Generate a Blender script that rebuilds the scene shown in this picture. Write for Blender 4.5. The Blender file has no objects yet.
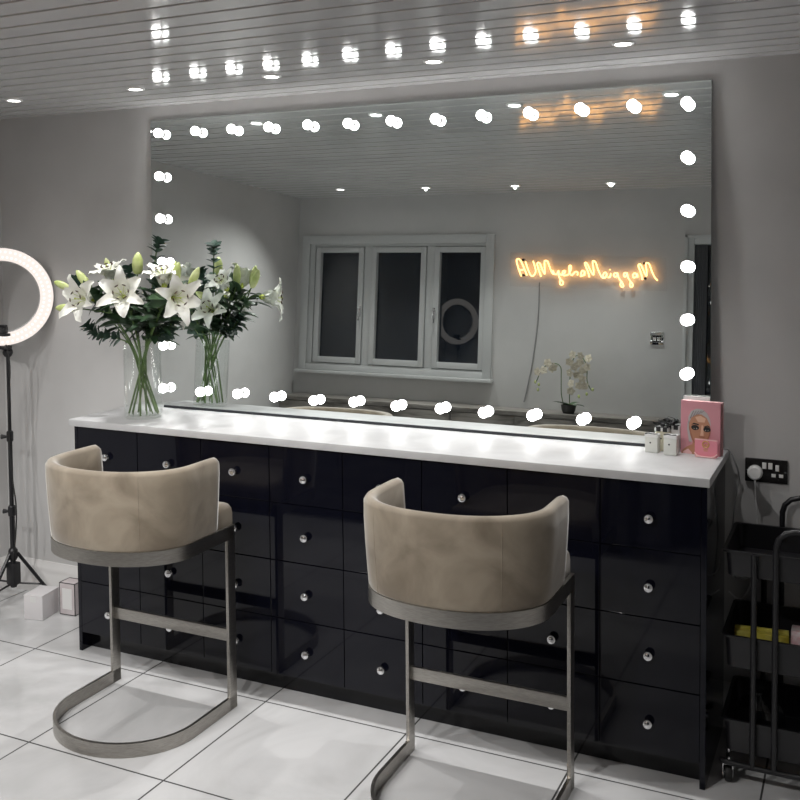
import bpy, bmesh, math, random
from mathutils import Vector, Matrix
random.seed(7)
PI = math.pi
sc = bpy.context.scene
COL = sc.collection

# ------------------------------------------------------------------ camera
CAM = Vector((3.0915, -3.5845, 1.7622))
F_PX, PX, PY = 962.54, 417.3, 289.5
YAW, PITCH, ROLL = 0.4329, 0.0473, -0.0062
fwd = Vector((-math.sin(YAW) * math.cos(PITCH), math.cos(YAW) * math.cos(PITCH), -math.sin(PITCH)))
r0 = Vector((math.cos(YAW), math.sin(YAW), 0))
u0 = r0.cross(fwd)
rgt = math.cos(ROLL) * r0 + math.sin(ROLL) * u0
upv = -math.sin(ROLL) * r0 + math.cos(ROLL) * u0
cd = bpy.data.cameras.new('camera')
cam = bpy.data.objects.new('camera', cd)
COL.objects.link(cam)
M3 = Matrix((rgt, upv, -fwd)).transposed()
cam.matrix_world = Matrix.Translation(CAM) @ M3.to_4x4()
cd.sensor_width = 36
cd.lens = F_PX / 800 * 36
cd.shift_x = -(PX - 400) / 800
cd.shift_y = (PY - 400) / 800
cd.clip_start = 0.02
sc.camera = cam

# ------------------------------------------------------------------ world, lights, exposure
w = bpy.data.worlds.new('night')
sc.world = w
w.use_nodes = True
w.node_tree.nodes['Background'].inputs[0].default_value = (0.02, 0.028, 0.045, 1)
w.node_tree.nodes['Background'].inputs[1].default_value = 0.10
vs = sc.view_settings
vs.view_transform = 'Standard'
vs.look = 'None'
vs.gamma = 1
vs.use_curve_mapping = False
vs.exposure = 1.0
BULB_STRENGTH = 10.0
DOWN_WATTS = 38.0
RING_STRENGTH = 0.52
NEON_STRENGTH = 4.2
cy = sc.cycles
cy.use_denoising = True
cy.max_bounces = 14
cy.diffuse_bounces = 6
cy.glossy_bounces = 8
cy.transmission_bounces = 10
cy.transparent_max_bounces = 24
cy.sample_clamp_indirect = 4.0
cy.blur_glossy = 0.6

# ------------------------------------------------------------------ materials
def mat(name, color, rough=0.5, metal=0.0, coat=0.0, spec=0.5, emit=None, estr=0.0, sheen=0.0):
    m = bpy.data.materials.new(name)
    m.use_nodes = True
    b = m.node_tree.nodes['Principled BSDF']
    b.inputs['Base Color'].default_value = (*color, 1)
    b.inputs['Roughness'].default_value = rough
    b.inputs['Metallic'].default_value = metal
    b.inputs['Coat Weight'].default_value = coat
    b.inputs['Coat Roughness'].default_value = 0.04
    b.inputs['Specular IOR Level'].default_value = spec
    if sheen:
        b.inputs['Sheen Weight'].default_value = sheen
        b.inputs['Sheen Roughness'].default_value = 0.4
    if emit:
        b.inputs['Emission Color'].default_value = (*emit, 1)
        b.inputs['Emission Strength'].default_value = estr
    return m

def noise_mat(name, c1, c2, scale, rough=0.5, detail=5, bump=0.0, stretch=(1, 1, 1), lo=0.35, hi=0.65, dist=0.0, **k):
    m = mat(name, c1, rough, **k)
    nt = m.node_tree
    b = nt.nodes['Principled BSDF']
    tc = nt.nodes.new('ShaderNodeTexCoord')
    mp = nt.nodes.new('ShaderNodeMapping')
    mp.inputs['Scale'].default_value = stretch
    nz = nt.nodes.new('ShaderNodeTexNoise')
    nz.inputs['Scale'].default_value = scale
    nz.inputs['Detail'].default_value = detail
    nz.inputs['Distortion'].default_value = dist
    cr = nt.nodes.new('ShaderNodeValToRGB')
    cr.color_ramp.elements[0].position = lo
    cr.color_ramp.elements[0].color = (*c1, 1)
    cr.color_ramp.elements[1].position = hi
    cr.color_ramp.elements[1].color = (*c2, 1)
    nt.links.new(tc.outputs['Object'], mp.inputs[0])
    nt.links.new(mp.outputs[0], nz.inputs['Vector'])
    nt.links.new(nz.outputs[0], cr.inputs[0])
    nt.links.new(cr.outputs[0], b.inputs['Base Color'])
    if bump:
        bp = nt.nodes.new('ShaderNodeBump')
        bp.inputs['Strength'].default_value = bump
        bp.inputs['Distance'].default_value = 0.004
        nt.links.new(nz.outputs[0], bp.inputs['Height'])
        nt.links.new(bp.outputs[0], b.inputs['Normal'])
    return m

def emit_mat(name, color, strength):
    m = bpy.data.materials.new(name)
    m.use_nodes = True
    nt = m.node_tree
    nt.nodes.clear()
    e = nt.nodes.new('ShaderNodeEmission')
    e.inputs[0].default_value = (*color, 1)
    e.inputs[1].default_value = strength
    o = nt.nodes.new('ShaderNodeOutputMaterial')
    nt.links.new(e.outputs[0], o.inputs[0])
    return m

def thin_glass(name, tint=(0.97, 0.98, 0.975), ior=1.45, rough=0.0, edge=0.6):
    m = bpy.data.materials.new(name)
    m.use_nodes = True
    nt = m.node_tree
    nt.nodes.clear()
    t = nt.nodes.new('ShaderNodeBsdfTransparent')
    t.inputs[0].default_value = (*tint, 1)
    g = nt.nodes.new('ShaderNodeBsdfGlossy')
    g.inputs['Roughness'].default_value = rough
    g.inputs['Color'].default_value = (1, 1, 1, 1)
    lw = nt.nodes.new('ShaderNodeLayerWeight')
    lw.inputs[0].default_value = 0.5
    pw = nt.nodes.new('ShaderNodeMath'); pw.operation = 'POWER'
    pw.inputs[1].default_value = 5.0
    f = nt.nodes.new('ShaderNodeMath'); f.operation = 'MULTIPLY_ADD'
    f.inputs[1].default_value = edge
    f.inputs[2].default_value = 0.035 * (ior - 1) / 0.45
    nt.links.new(lw.outputs['Facing'], pw.inputs[0])
    nt.links.new(pw.outputs[0], f.inputs[0])
    mx = nt.nodes.new('ShaderNodeMixShader')
    o = nt.nodes.new('ShaderNodeOutputMaterial')
    nt.links.new(f.outputs[0], mx.inputs[0])
    nt.links.new(t.outputs[0], mx.inputs[1])
    nt.links.new(g.outputs[0], mx.inputs[2])
    nt.links.new(mx.outputs[0], o.inputs[0])
    return m

def floor_mat():
    m = mat('polished porcelain tile', (0.6, 0.6, 0.6), 0.07)
    nt = m.node_tree
    b = nt.nodes['Principled BSDF']
    tc = nt.nodes.new('ShaderNodeTexCoord')
    n1 = nt.nodes.new('ShaderNodeTexNoise')
    n1.inputs['Scale'].default_value = 1.5
    n1.inputs['Detail'].default_value = 6
    n1.inputs['Distortion'].default_value = 1.6
    cr = nt.nodes.new('ShaderNodeValToRGB')
    e = cr.color_ramp.elements
    e[0].position = 0.36
    e[0].color = (0.47, 0.47, 0.472, 1)
    e[1].position = 0.62
    e[1].color = (0.61, 0.61, 0.615, 1)
    mp = nt.nodes.new('ShaderNodeMapping')
    mp.inputs['Location'].default_value = (-(-0.1755 - 0.6 * 20), -(-0.5314 - 0.6 * 20), 0)
    br = nt.nodes.new('ShaderNodeTexBrick')
    br.offset = 0
    br.squash = 1
    br.inputs['Scale'].default_value = 1
    br.inputs['Brick Width'].default_value = 0.6
    br.inputs['Row Height'].default_value = 0.6
    br.inputs['Mortar Size'].default_value = 0.0034
    br.inputs['Mortar Smooth'].default_value = 0.1
    br.inputs['Mortar'].default_value = (0.05, 0.05, 0.05, 1)
    nt.links.new(tc.outputs['Object'], n1.inputs['Vector'])
    nt.links.new(n1.outputs[0], cr.inputs[0])
    nt.links.new(tc.outputs['Object'], mp.inputs[0])
    nt.links.new(mp.outputs[0], br.inputs['Vector'])
    nt.links.new(cr.outputs[0], br.inputs['Color1'])
    nt.links.new(cr.outputs[0], br.inputs['Color2'])
    nt.links.new(br.outputs[0], b.inputs['Base Color'])
    mr = nt.nodes.new('ShaderNodeMapRange')
    mr.inputs['To Min'].default_value = 0.07
    mr.inputs['To Max'].default_value = 0.6
    nt.links.new(br.outputs['Fac'], mr.inputs[0])
    nt.links.new(mr.outputs[0], b.inputs['Roughness'])
    return m

MT = {}
MT['wall'] = noise_mat('grey painted plaster', (0.50, 0.495, 0.49), (0.565, 0.56, 0.555), 2.2, 0.75, detail=8, bump=0.12)
MT['ceiling'] = noise_mat('glossy white plastic boards', (0.52, 0.52, 0.525), (0.57, 0.57, 0.575), 3, 0.08)
MT['groove'] = mat('dark groove', (0.02, 0.019, 0.018), 0.8)
MT['floor'] = floor_mat()
MT['trim'] = mat('white gloss paint', (0.72, 0.71, 0.70), 0.3)
MT['upvc'] = mat('white plastic frame', (0.54, 0.55, 0.55), 0.3)
MT['navy'] = mat('gloss black navy lacquer', (0.0036, 0.004, 0.0085), 0.05, spec=0.30)
MT['carcass'] = mat('black carcass', (0.004, 0.0042, 0.006), 0.12)
MT['top'] = noise_mat('white quartz', (0.47, 0.47, 0.475), (0.56, 0.56, 0.565), 5, 0.45, dist=1.0, spec=0.35)
MT['chrome'] = mat('polished chrome', (0.85, 0.85, 0.86), 0.06, metal=1)
MT['mirror'] = mat('mirror silver', (0.78, 0.82, 0.81), 0.0, metal=1)
MT['mirror_edge'] = mat('mirror edge glass', (0.30, 0.36, 0.35), 0.15)
MT['black_edge'] = mat('black sealing strip', (0.012, 0.014, 0.018), 0.3)
MT['bulb'] = emit_mat('lit frosted bulb', (1.0, 0.985, 0.97), BULB_STRENGTH)
MT['white_plastic'] = mat('white plastic', (0.75, 0.75, 0.74), 0.35)
MT['lamp_disc'] = emit_mat('lit downlight lens', (1.0, 0.98, 0.95), 9.0)
MT['velvet'] = noise_mat('beige velvet', (0.165, 0.132, 0.094), (0.29, 0.245, 0.185), 6, 0.75, detail=6, bump=0.1, sheen=0.6, dist=0.6)
MT['steel'] = noise_mat('brushed steel', (0.34, 0.325, 0.30), (0.44, 0.42, 0.39), 40, 0.33, stretch=(1, 1, 14), metal=1.0)
MT['black'] = mat('black powder coat', (0.010, 0.010, 0.012), 0.38)
MT['black_rubber'] = mat('black rubber', (0.012, 0.012, 0.012), 0.6)
MT['dark_pane'] = mat('night window glass', (0.007, 0.011, 0.018), 0.0, spec=0.7)
MT['glass'] = thin_glass('clear glass')
MT['acrylic'] = thin_glass('clear acrylic', (0.995, 0.995, 0.994), 1.05, 0.0, 0.06)
MT['neon'] = emit_mat('warm neon tube', (1.0, 0.45, 0.125), NEON_STRENGTH)
MT['petal'] = noise_mat('white lily petal', (0.80, 0.80, 0.72), (0.86, 0.86, 0.82), 30, 0.5)
MT['throat'] = mat('green yellow lily throat', (0.45, 0.52, 0.10), 0.5)
MT['bud'] = noise_mat('pale green lily bud', (0.42, 0.50, 0.16), (0.60, 0.64, 0.32), 25, 0.45)
MT['anther'] = mat('dark brown anther', (0.06, 0.03, 0.02), 0.7)
MT['stem'] = noise_mat('green stem', (0.06, 0.11, 0.03), (0.11, 0.18, 0.05), 20, 0.45)
MT['leaf'] = noise_mat('dark green leaf', (0.02, 0.05, 0.022), (0.045, 0.09, 0.04), 20, 0.4)
MT['euc'] = noise_mat('blue green eucalyptus leaf', (0.03, 0.07, 0.05), (0.07, 0.12, 0.09), 30, 0.55)
MT['card_white'] = mat('white card', (0.75, 0.75, 0.74), 0.5)
MT['pink'] = mat('pink card', (0.60, 0.27, 0.31), 0.45)
MT['pink2'] = mat('bright pink card', (0.70, 0.24, 0.30), 0.45)
MT['pink_pale'] = mat('pale pink card edge', (0.78, 0.48, 0.48), 0.5)
MT['hair'] = mat('printed silver hair', (0.45, 0.42, 0.42), 0.5)
MT['hair_dark'] = mat('printed hair strand', (0.22, 0.19, 0.20), 0.5)
MT['skin'] = mat('printed skin', (0.46, 0.215, 0.125), 0.5)
MT['skin_dark'] = mat('printed contour', (0.36, 0.15, 0.09), 0.5)
MT['skin_light'] = mat('printed highlight', (0.66, 0.40, 0.28), 0.5)
MT['ink'] = mat('printed black', (0.012, 0.010, 0.010), 0.5)
MT['gold'] = mat('printed gold', (0.55, 0.30, 0.10), 0.45)
MT['eyewhite'] = mat('printed eye white', (0.6, 0.55, 0.5), 0.5)
MT['cream'] = mat('cream bottle', (0.60, 0.57, 0.44), 0.25)
MT['pale_box'] = mat('pale bottle', (0.66, 0.67, 0.63), 0.2)
MT['ribbon'] = mat('black ribbon', (0.012, 0.012, 0.013), 0.4)
MT['cable_grey'] = mat('grey cable', (0.30, 0.30, 0.30), 0.5)
MT['cable_white'] = mat('white cable', (0.68, 0.68, 0.68), 0.45)
MT['socket'] = mat('black nickel plate', (0.014, 0.013, 0.013), 0.25)
MT['ring'] = emit_mat('lit ring diffuser', (1.0, 0.885, 0.82), RING_STRENGTH)
MT['ring_hot'] = emit_mat('lit ring hot spots', (1.0, 0.93, 0.89), RING_STRENGTH * 1.22)
MT['wood'] = noise_mat('grey brown streaked wood', (0.09, 0.082, 0.072), (0.24, 0.225, 0.205), 3, 0.35, stretch=(1, 6, 6), dist=1.5, detail=8)
MT['blind'] = mat('dark grey blind', (0.075, 0.077, 0.085), 0.5)
MT['orchid'] = mat('ivory orchid petal', (0.62, 0.57, 0.46), 0.5)
MT['pot'] = mat('dark grey pot', (0.05, 0.05, 0.05), 0.4)
MT['yellow'] = noise_mat('yellow packet', (0.42, 0.36, 0.04), (0.50, 0.45, 0.10), 30, 0.4)
MT['pinkpack'] = noise_mat('pink white packet', (0.55, 0.32, 0.34), (0.62, 0.60, 0.60), 45, 0.4)
MT['bag'] = thin_glass('clear plastic bag', (0.72, 0.75, 0.76), 1.5, 0.12)
MT['patio'] = noise_mat('dark paving', (0.05, 0.05, 0.05), (0.09, 0.09, 0.09), 8, 0.8)
MT['boxcard'] = mat('white carton', (0.70, 0.68, 0.69), 0.5)
MT['paperbag'] = noise_mat('pale pink paper', (0.52, 0.46, 0.47), (0.62, 0.57, 0.58), 12, 0.6)

# ------------------------------------------------------------------ mesh helpers
class MB:
    def __init__(s):
        s.v = []; s.f = []; s.m = []
    def add(s, vs, fs, mi=0):
        o = len(s.v)
        s.v += [tuple(p) for p in vs]
        s.f += [tuple(i + o for i in f) for f in fs]
        s.m += [mi] * len(fs)
        return s
    def box(s, x0, x1, y0, y1, z0, z1, bev=0.0, mi=0):
        if bev > 0:
            bm = bmesh.new()
            bmesh.ops.create_cube(bm, size=1)
            for p in bm.verts:
                p.co = Vector(((x0 + x1) / 2 + p.co.x * (x1 - x0), (y0 + y1) / 2 + p.co.y * (y1 - y0), (z0 + z1) / 2 + p.co.z * (z1 - z0)))
            bmesh.ops.bevel(bm, geom=bm.edges[:], offset=bev, segments=2, affect='EDGES', profile=0.6)
            bm.verts.index_update()
            s.add([p.co[:] for p in bm.verts], [[p.index for p in f.verts] for f in bm.faces], mi)
            bm.free()
            return s
        v = [(x, y, z) for z in (z0, z1) for y in (y0, y1) for x in (x0, x1)]
        return s.add(v, [(0, 2, 3, 1), (4, 5, 7, 6), (0, 1, 5, 4), (2, 6, 7, 3), (0, 4, 6, 2), (1, 3, 7, 5)], mi)
    def loft(s, rings, cap0=True, cap1=True, closed=True, mi=0):
        n = len(rings[0])
        vs = [p for r in rings for p in r]
        fs = []
        for i in range(len(rings) - 1):
            for j in range(n if closed else n - 1):
                a, b = i * n + j, i * n + (j + 1) % n
                fs.append((a, b, b + n, a + n))
        if cap0: fs.append(tuple(reversed(range(n))))
        if cap1: fs.append(tuple((len(rings) - 1) * n + j for j in range(n)))
        return s.add(vs, fs, mi)
    def lathe(s, prof, origin=(0, 0, 0), axis=(0, 0, 1), n=20, mi=0, cap=True):
        q = Vector((0, 0, 1)).rotation_difference(Vector(axis).normalized())
        o = Vector(origin)
        rings = []
        for r, h in prof:
            rings.append([o + q @ Vector((r * math.cos(2 * PI * k / n), r * math.sin(2 * PI * k / n), h)) for k in range(n)])
        return s.loft(rings, cap, cap, True, mi)
    def tube(s, pts, r, n=8, mi=0, cap=True):
        pts = [Vector(p) for p in pts]
        rr = r if isinstance(r, (list, tuple)) else [r] * len(pts)
        rings = []
        t = (pts[1] - pts[0]).normalized()
        nrm = t.orthogonal().normalized()
        for i, p in enumerate(pts):
            if i == 0: t2 = (pts[1] - p)
            elif i == len(pts) - 1: t2 = (p - pts[i - 1])
            else: t2 = (pts[i + 1] - p).normalized() + (p - pts[i - 1]).normalized()
            if t2.length < 1e-9: t2 = t
            t2 = t2.normalized()
            nrm = (t.rotation_difference(t2) @ nrm)
            t = t2
            nrm = (nrm - t * nrm.dot(t)).normalized()
            bn = t.cross(nrm)
            rings.append([p + rr[i] * (nrm * math.cos(2 * PI * k / n) + bn * math.sin(2 * PI * k / n)) for k in range(n)])
        return s.loft(rings, cap, cap, True, mi)
    def ball(s, c, r, n=14, m=9, scale=(1, 1, 1), rot=None, mi=0):
        c = Vector(c)
        rings = []
        for i in range(m + 1):
            a = PI * i / m
            rad = max(math.sin(a), 0.004)
            ring = []
            for k in range(n):
                p = Vector((r * rad * math.cos(2 * PI * k / n) * scale[0], r * rad * math.sin(2 * PI * k / n) * scale[1], -r * math.cos(a) * scale[2]))
                if rot: p = rot @ p
                ring.append(c + p)
            rings.append(ring)
        return s.loft(rings, True, True, True, mi)
    def build(s, name, mats, parent=None, loc=None, smooth=30, recalc=True):
        me = bpy.data.meshes.new(name)
        me.from_pydata(s.v, [], s.f)
        if not isinstance(mats, (list, tuple)): mats = [mats]
        for m in mats: me.materials.append(m)
        me.polygons.foreach_set('material_index', s.m)
        me.update()
        if recalc:
            bm = bmesh.new(); bm.from_mesh(me)
            bmesh.ops.recalc_face_normals(bm, faces=bm.faces[:])
            bm.to_mesh(me); bm.free()
        if smooth:
            me.polygons.foreach_set('use_smooth', [True] * len(me.polygons))
            me.set_sharp_from_angle(angle=math.radians(smooth))
        o = bpy.data.objects.new(name, me)
        COL.objects.link(o)
        if parent: o.parent = parent
        if loc: o.location = loc
        return o

def tag(o, label=None, cat=None, group=None, kind=None):
    if label: o['label'] = label
    if cat: o['category'] = cat
    if group: o['group'] = group
    if kind: o['kind'] = kind
    return o

def thing(name, label, cat, loc=(0, 0, 0), rotz=0, group=None):
    o = bpy.data.objects.new(name, None)
    COL.objects.link(o)
    o.empty_display_size = 0.05
    o.location = loc
    o.rotation_euler = (0, 0, rotz)
    return tag(o, label, cat, group)

def struct(o, label=None):
    return tag(o, label, None, None, 'structure')

def dup(root, loc, rotz=None, label=None):
    r = root.copy(); COL.objects.link(r)
    r.location = loc
    if rotz is not None: r.rotation_euler = (0, 0, rotz)
    if label: r['label'] = label
    for ch in list(root.children):
        c = ch.copy(); COL.objects.link(c); c.parent = r
        for g in list(ch.children):
            d = g.copy(); COL.objects.link(d); d.parent = c
    return r

def smooth_path(pts, n=6):
    pts = [Vector(p) for p in pts]
    out = []
    for i in range(len(pts) - 1):
        p0 = pts[max(i - 1, 0)]; p1 = pts[i]; p2 = pts[i + 1]; p3 = pts[min(i + 2, len(pts) - 1)]
        for k in range(n):
            t = k / n
            out.append(0.5 * ((2 * p1) + (-p0 + p2) * t + (2 * p0 - 5 * p1 + 4 * p2 - p3) * t * t + (-p0 + 3 * p1 - 3 * p2 + p3) * t ** 3))
    out.append(pts[-1])
    return out

# ------------------------------------------------------------------ setting
XL, XR, YB, ZC = -0.908, 3.62, -2.936, 2.4074
H, D, L = 1.018, 0.482, 2.667
DOOR_X0, DOOR_X1, DOOR_Z = 2.045, 3.50, 2.09

o = MB().box(XL - 0.1, XR + 0.1, YB - 0.1, 0.1, -0.08, 0).build('floor', MT['floor'], smooth=0); struct(o)
MBp = MB().box(XL - 2.0, XR + 2.0, -6.0, YB - 0.1, -0.12, -0.02)
struct(MBp.build('ground', MT['patio'], smooth=0))
struct(MB().box(XL - 0.1, XR + 0.1, 0, 0.1, 0, ZC + 0.1).build('wall_front', MT['wall'], smooth=0))
struct(MB().box(XL - 0.1, XL, YB, 0, 0, ZC + 0.1).build('wall_left', MT['wall'], smooth=0))
struct(MB().box(XR, XR + 0.1, YB, 0, 0, ZC + 0.1).build('wall_right', MT['wall'], smooth=0))
WX0, WX1, WZ0, WZ1 = -0.80, 0.70, 1.09, 2.06
b = MB()
b.box(XL - 0.1, WX0, YB - 0.1, YB, 0, ZC + 0.1)
b.box(WX1, DOOR_X0, YB - 0.1, YB, 0, ZC + 0.1)
b.box(WX0, WX1, YB - 0.1, YB, 0, WZ0)
b.box(WX0, WX1, YB - 0.1, YB, WZ1, ZC + 0.1)
b.box(DOOR_X0, XR + 0.1, YB - 0.1, YB, DOOR_Z, ZC + 0.1)
b.box(DOOR_X1, XR + 0.1, YB - 0.1, YB, 0, DOOR_Z)
struct(b.build('wall_back', MT['wall'], smooth=0))

# ceiling: bowed tongue-and-groove boards running along the mirror wall
b = MB()
PITCHB, G = 0.108, 0.015
ys = []
y = 0.03
rows = []
y0 = -0.08 + PITCHB
while y0 > YB - 0.05:
    y1 = y0 - PITCHB
    prof = [(y0, 0.012), (y0, 0.0015), (y0 - 0.0015, 0.0)]
    for k in range(1, 8):
        t = k / 8
        yy = (y0 - 0.0015) + (-(PITCHB - G - 0.003)) * t
        prof.append((yy, -0.00012 * (1 - (2 * t - 1) ** 2)))
    prof += [(y1 + G + 0.0015, 0.0), (y1 + G, 0.0015), (y1 + G, 0.012)]
    n = len(prof)
    vs_ = [(XL - 0.05, a, ZC + c) for a, c in prof] + [(XR + 0.05, a, ZC + c) for a, c in prof]
    b.add(vs_, [(i, i + 1, i + 1 + n, i + n) for i in range(n - 1)], 0)
    y0 = y1
b.box(XL - 0.1, XR + 0.1, YB - 0.1, 0.1, ZC + 0.012, ZC + 0.1, mi=1)
struct(b.build('ceiling', [MT['ceiling'], MT['groove']], smooth=25, recalc=False))

# skirting with a moulded top
def skirting(name, p0, p1, inward):
    p0, p1, nv = Vector(p0), Vector(p1), Vector(inward)
    prof = [(0, 0), (0.018, 0), (0.018, 0.10), (0.014, 0.108), (0.016, 0.118), (0.012, 0.135), (0.006, 0.15), (0.004, 0.165), (0, 0.165)]
    ra = [p0 + nv * a + Vector((0, 0, c)) for a, c in prof]
    rb = [p1 + nv * a + Vector((0, 0, c)) for a, c in prof]
    struct(MB().loft([ra, rb]).build(name, MT['trim'], smooth=40))
skirting('baseboard_front', (XL, 0, 0), (XR, 0, 0), (0, -1, 0))
skirting('baseboard_left', (XL, 0, 0), (XL, YB, 0), (1, 0, 0))
skirting('baseboard_back', (XL, YB, 0), (DOOR_X0, YB, 0), (0, 1, 0))
skirting('baseboard_right', (XR, 0, 0), (XR, YB, 0), (-1, 0, 0))

# window in the back wall (seen in the mirror)
def frame_rect(b, x0, x1, z0, z1, wl, wr, wb, wt, ya, yb, bev=0.004):
    b.box(x0, x0 + wl, ya, yb, z0, z1, bev)
    b.box(x1 - wr, x1, ya, yb, z0, z1, bev)
    b.box(x0 + wl, x1 - wr, ya, yb, z0, z0 + wb, bev)
    b.box(x0 + wl, x1 - wr, ya, yb, z1 - wt, z1, bev)
win = bpy.data.objects.new('window_1', None); COL.objects.link(win); win.location = (-0.05, YB, WZ0); struct(win)
def wb_(b, name, m): 
    o = b.build(name, m, smooth=40); o.parent = win; o.matrix_parent_inverse = Matrix.Translation(-Vector((-0.05, YB, WZ0))); return o
b = MB(); frame_rect(b, -0.86, 0.725, 1.085, 2.115, 0.065, 0.065, 0.045, 0.065, YB, YB + 0.018)
wb_(b, 'architrave', MT['upvc'])
b = MB(); frame_rect(b, WX0, WX1, WZ0, WZ1, 0.045, 0.045, 0.05, 0.03, YB - 0.07, YB - 0.005)
b.box(-0.322, -0.262, YB - 0.07, YB - 0.005, WZ0 + 0.05, WZ1 - 0.03, 0.004)
b.box(0.195, 0.255, YB - 0.07, YB - 0.005, WZ0 + 0.05, WZ1 - 0.03, 0.004)
wb_(b, 'window_frame', MT['upvc'])
b = MB().box(-0.87, 0.74, YB - 0.005, YB + 0.055, 1.058, 1.085, 0.006)
wb_(b, 'window_sill', MT['upvc'])
for (x0, x1) in ((-0.745, -0.322), (-0.262, 0.195), (0.255, 0.665)):
    b = MB(); frame_rect(b, x0 + 0.004, x1 - 0.004, WZ0 + 0.054, WZ1 - 0.034, 0.042, 0.042, 0.045, 0.04, YB - 0.055, YB + 0.006)
    wb_(b, 'sash', MT['upvc'])
    b = MB().box(x0 + 0.04, x1 - 0.04, YB - 0.034, YB - 0.03, WZ0 + 0.09, WZ1 - 0.07)
    wb_(b, 'pane', MT['dark_pane'])
for x in (-0.345, 0.270):
    b = MB().box(x - 0.012, x + 0.012, YB + 0.006, YB + 0.014, 1.50, 1.58, 0.003)
    b.tube([(x, YB + 0.012, 1.56), (x, YB + 0.035, 1.56), (x + 0.003, YB + 0.038, 1.54), (x + 0.006, YB + 0.036, 1.47)], 0.007, 8)
    wb_(b, 'window_handle', MT['chrome'])

# sliding door in the back wall (its left end shows in the mirror)
door = bpy.data.objects.new('door_1', None); COL.objects.link(door); door.location = (DOOR_X0, YB, 0); struct(door)
def db_(b, name, m):
    o = b.build(name, m, smooth=40); o.parent = door; o.matrix_parent_inverse = Matrix.Translation(-Vector((DOOR_X0, YB, 0))); return o
b = MB()
b.box(DOOR_X0 - 0.005, DOOR_X0 + 0.018, YB, YB + 0.02, 0, DOOR_Z + 0.005, 0.003)
b.box(DOOR_X0, DOOR_X0 + 0.058, YB - 0.06, YB + 0.006, 0, DOOR_Z, 0.004)
b.box(DOOR_X1 - 0.05, DOOR_X1, YB - 0.06, YB + 0.006, 0, DOOR_Z, 0.004)
b.box(DOOR_X0 + 0.058, DOOR_X1 - 0.05, YB - 0.06, YB + 0.006, DOOR_Z - 0.055, DOOR_Z, 0.004)
b.box(DOOR_X0 - 0.005, DOOR_X1, YB, YB + 0.02, DOOR_Z - 0.012, DOOR_Z + 0.005, 0.003)
db_(b, 'door_frame', MT['upvc'])
b = MB()
x = DOOR_X0 + 0.058
while x < DOOR_X0 + 0.135:
    b.tube([(x + 0.006, YB - 0.012, 0.04), (x + 0.006, YB - 0.012, DOOR_Z - 0.06)], 0.0062, 8); x += 0.0118
db_(b, 'vertical_blind', MT['blind'])
b = MB().box(DOOR_X0 + 0.06, DOOR_X0 + 0.28, YB - 0.05, YB - 0.03, 0.02, DOOR_Z - 0.058, 0.003)
db_(b, 'door_leaf', MT['dark_pane'])

# ------------------------------------------------------------------ ceiling downlights
def downlight(loc, label, src=None):
    if src: return dup(src, loc, None, label)
    t = thing('downlight', label, 'downlight', loc, 0, 'recessed ceiling downlights')
    MB().lathe([(0.026, -0.001), (0.028, -0.006), (0.036, -0.005), (0.038, -0.0005), (0.038, 0.002)], n=28, cap=False).build('trim_ring', MT['white_plastic'], t)
    MB().lathe([(0.0005, -0.0028), (0.0265, -0.0028)], n=24, cap=False).build('lens', MT['lamp_disc'], t, smooth=0)
    ld = bpy.data.lights.new('downlight_beam', 'SPOT')
    ld.energy = DOWN_WATTS; ld.spot_size = math.radians(88); ld.spot_blend = 1.0
    ld.shadow_soft_size = 0.010; ld.color = (1.0, 0.985, 0.965)
    lo = bpy.data.objects.new('beam', ld); COL.objects.link(lo); lo.parent = t; lo.location = (0, 0, -0.0125); lo.rotation_euler = (math.radians(-10), 0, 0)
    return t
rear_data = None
fx = [-0.31, 0.372, 1.033, 1.71, 2.38]
fl = ['recessed ceiling downlight leftmost in the row by the mirror wall, above the ring light',
      'second recessed downlight from the left in the ceiling row by the mirror wall',
      'recessed downlight at the middle of the ceiling row by the mirror wall',
      'fourth recessed downlight from the left in the ceiling row by the mirror wall',
      'recessed downlight at the right end of the ceiling row by the mirror wall']
d0 = None
for x, l in zip(fx, fl):
    r = downlight((x, -0.447, ZC), l, d0); d0 = d0 or r
rear_data = [c_ for c_ in d0.children if c_.type == 'LIGHT'][0].data.copy()   # the lamps by the mirror are dimmed
rear_data.energy = DOWN_WATTS * 0.98
rear_data.spot_size = math.radians(118)
for c_ in d0.children:
    if c_.type == 'LIGHT': c_.data.energy = DOWN_WATTS * 0.50
rl = ['recessed downlight seen in the mirror above the left window pane',
      'recessed downlight seen in the mirror above the window\'s right half',
      'recessed downlight seen in the mirror above the left end of the neon sign',
      'recessed downlight seen in the mirror above the right part of the neon sign']
for x, yy, l in zip([-0.322, 0.329, 0.968, 1.612], [-2.53, -2.58, -2.62, -2.645], rl):
    q_ = downlight((x, yy, ZC), l, d0)
    for c_ in q_.children:
        if c_.type == 'LIGHT':
            c_.data = rear_data
            c_.rotation_euler = (math.radians(26), 0, 0)      # beam tilt added to light stools and mirror wall, sparing the back wall

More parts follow.
